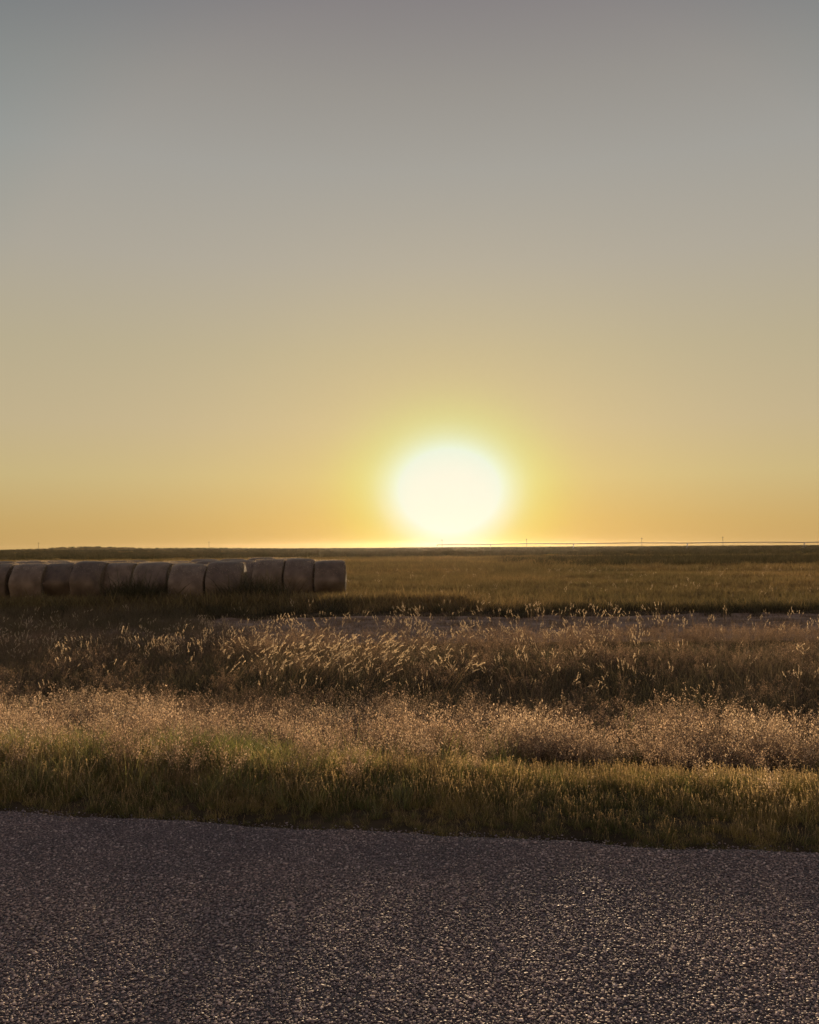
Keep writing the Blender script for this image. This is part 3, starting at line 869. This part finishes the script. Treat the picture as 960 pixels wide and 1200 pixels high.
pole_b, arm_b, ins_b = pole_mesh()
pm = pole_b.mesh('utility_pole', [WOOD]); am_ = arm_b.mesh('crossarm', [WOOD]); im = ins_b.mesh('insulator', [CERAMIC])
proto_pole = bpy.data.objects.new('utility_pole', pm)
proto_kids = [bpy.data.objects.new('crossarm', am_)] + [bpy.data.objects.new('insulator', im) for _ in range(3)]
for q, xx in zip(proto_kids[1:], (-1.1, 0.0, 1.1)):
    q.location = (xx, 0, 8.78 if xx else 9.4)
for i, (px, Y, lab) in enumerate([(45, 980, 'thin utility pole on the skyline left of the low rise'), (245, 960, 'faint utility pole on the skyline above the front bale row'),
                                  (518, 900, 'utility pole standing right under the white of the sun'), (617, 860, 'utility pole just to the sun\'s right where the irrigation pipe begins to show'),
                                  (752, 830, 'utility pole beyond the long irrigation pipe, between the sun and the tallest pole'), (847, 760, 'tallest utility pole, beyond the pipe towards the right edge'),
                                  ]):
    r_ = proto_pole if i == 0 else proto_pole.copy()
    COL.objects.link(r_)
    for q in proto_kids:
        c = q if i == 0 else q.copy()
        c.parent = r_; COL.objects.link(c)
    x = px_x(px, Y); r_.location = (x, Y, float(ground_z(x, Y))); r_.rotation_euler = (R(rng.normal(0, 0.6)), R(rng.normal(0, 0.8)), R(25))
    tag(r_, lab, 'utility pole', 'utility poles along the horizon')


def make_pivot():
    pts = [(250, 424), (193, 430), (138, 437), (84, 451), (43.5, 474), (16.5, 530)]
    root = bpy.data.objects.new('centre_pivot_irrigator', None); COL.objects.link(root)
    root.location = (pts[-1][0], pts[-1][1], float(ground_z(*pts[-1])))
    tag(root, 'long wheeled centre pivot irrigation pipe stretched across the horizon', 'irrigation machine')
    off = np.array(root.location)
    H = 3.1
    for a, b in zip(pts[:-1], pts[1:]):
        A = np.array([a[0], a[1], float(ground_z(*a)) + H]) - off; B = np.array([b[0], b[1], float(ground_z(*b)) + H]) - off
        pipe = MB(); N_ = 10; prev = None; P = []
        for k in range(N_ + 1):
            t = k / N_; p = A * (1 - t) + B * t; p[2] += 0.22 * 4 * t * (1 - t); P.append(p)
        for p, q in zip(P[:-1], P[1:]): pipe.tube(tuple(p), tuple(q), 0.2, n=8, caps=False)
        pipe.build('water_pipe', GALV, root, True)
        tr = MB(); side = np.cross((B - A) / np.linalg.norm(B - A), (0, 0, 1))
        low = []
        for k in range(1, N_):
            t = k / N_; drop = 0.25 + 0.75 * 4 * t * (1 - t)
            pair = []
            for s in (-1, 1):
                q = P[k] + side * s * 0.55 + np.array([0, 0, -drop]); pair.append(q)
                tr.tube(tuple(P[k] + np.array([0, 0, -0.1])), tuple(q), 0.025, n=5)
                tr.tube(tuple(P[k - 1]), tuple(q), 0.02, n=4)
            tr.tube(tuple(pair[0]), tuple(pair[1]), 0.025, n=5); low.append(pair)
        for s in (0, 1):
            chain = [P[0] + np.array([0, 0, -0.12])] + [l[s] for l in low] + [P[-1] + np.array([0, 0, -0.12])]
            for p, q in zip(chain[:-1], chain[1:]): tr.tube(tuple(p), tuple(q), 0.02, n=4)
        tr.build('truss', GALV, root)
        for k in range(2, N_, 2):
            h = MB(); h.tube(tuple(P[k] + np.array([0, 0, 0.1])), tuple(P[k] + side * 0.3 + np.array([0, 0, -1.6])), 0.02, n=5); h.tube(tuple(P[k] + side * 0.3 + np.array([0, 0, -1.6])), tuple(P[k] + side * 0.3 + np.array([0, 0, -1.75])), 0.07, 0.03, 6)
            h.build('sprinkler_drop', GALV, root)
    for (x, y) in pts:
        z = float(ground_z(x, y)); T = np.array([x, y, z + H]) - off; G = np.array([x, y, z + 0.55]) - off
        tw = MB(); yv = np.array([0.12, 1.0, 0]); yv /= np.linalg.norm(yv)
        for s in (-1, 1):
            foot = G + yv * s * 1.9
            tw.tube(tuple(T), tuple(foot + np.array([0.15, 0, 0])), 0.06, n=6); tw.tube(tuple(T), tuple(foot - np.array([0.15, 0, 0])), 0.06, n=6)
        tw.box(tuple(G), (0.22, 3.9, 0.2)); tw.box(tuple(T + np.array([0, -0.4, -0.6])), (0.5, 0.4, 0.7))
        t_ob = tw.build('drive_tower', GALV, root)
        for s in (-1, 1):
            w = MB(); c = G + yv * s * 1.9; ax = np.array([1.0, -0.12, 0])
            w.tube(tuple(c - ax * 0.16), tuple(c + ax * 0.16), 0.58, n=20); w.tube(tuple(c - ax * 0.19), tuple(c + ax * 0.19), 0.3, n=14)
            w.build('wheel', RUBBER, root)


make_pivot()


# ------------------------------------------------------------------ haze
def haze():
    mb = MB(); mb.box((0, 750, 4.9), (6420, 4540, 14.4))
    m, nt, N, L = new_mat('haze')
    v = N.new('ShaderNodeVolumePrincipled'); v.inputs['Color'].default_value = (1.0, 0.93, 0.82, 1); v.inputs['Density'].default_value = HAZE
    v.inputs['Anisotropy'].default_value = 0.81
    o = N.new('ShaderNodeOutputMaterial'); L.new(v.outputs[0], o.inputs['Volume'])
    ob = mb.build('haze', m); tag(ob, 'thin evening haze over the fields', 'haze', kind='stuff')


HAZE = 0.000017
if HAZE: haze()

# ------------------------------------------------------------------ view
scene.render.engine = 'CYCLES'
scene.view_settings.view_transform = 'Standard'; scene.view_settings.look = 'None'
scene.view_settings.exposure = 0.2; scene.view_settings.gamma = 1.0
scene.cycles.max_bounces = 8; scene.cycles.transparent_max_bounces = 8; scene.cycles.volume_bounces = 0
scene.cycles.use_denoising = True
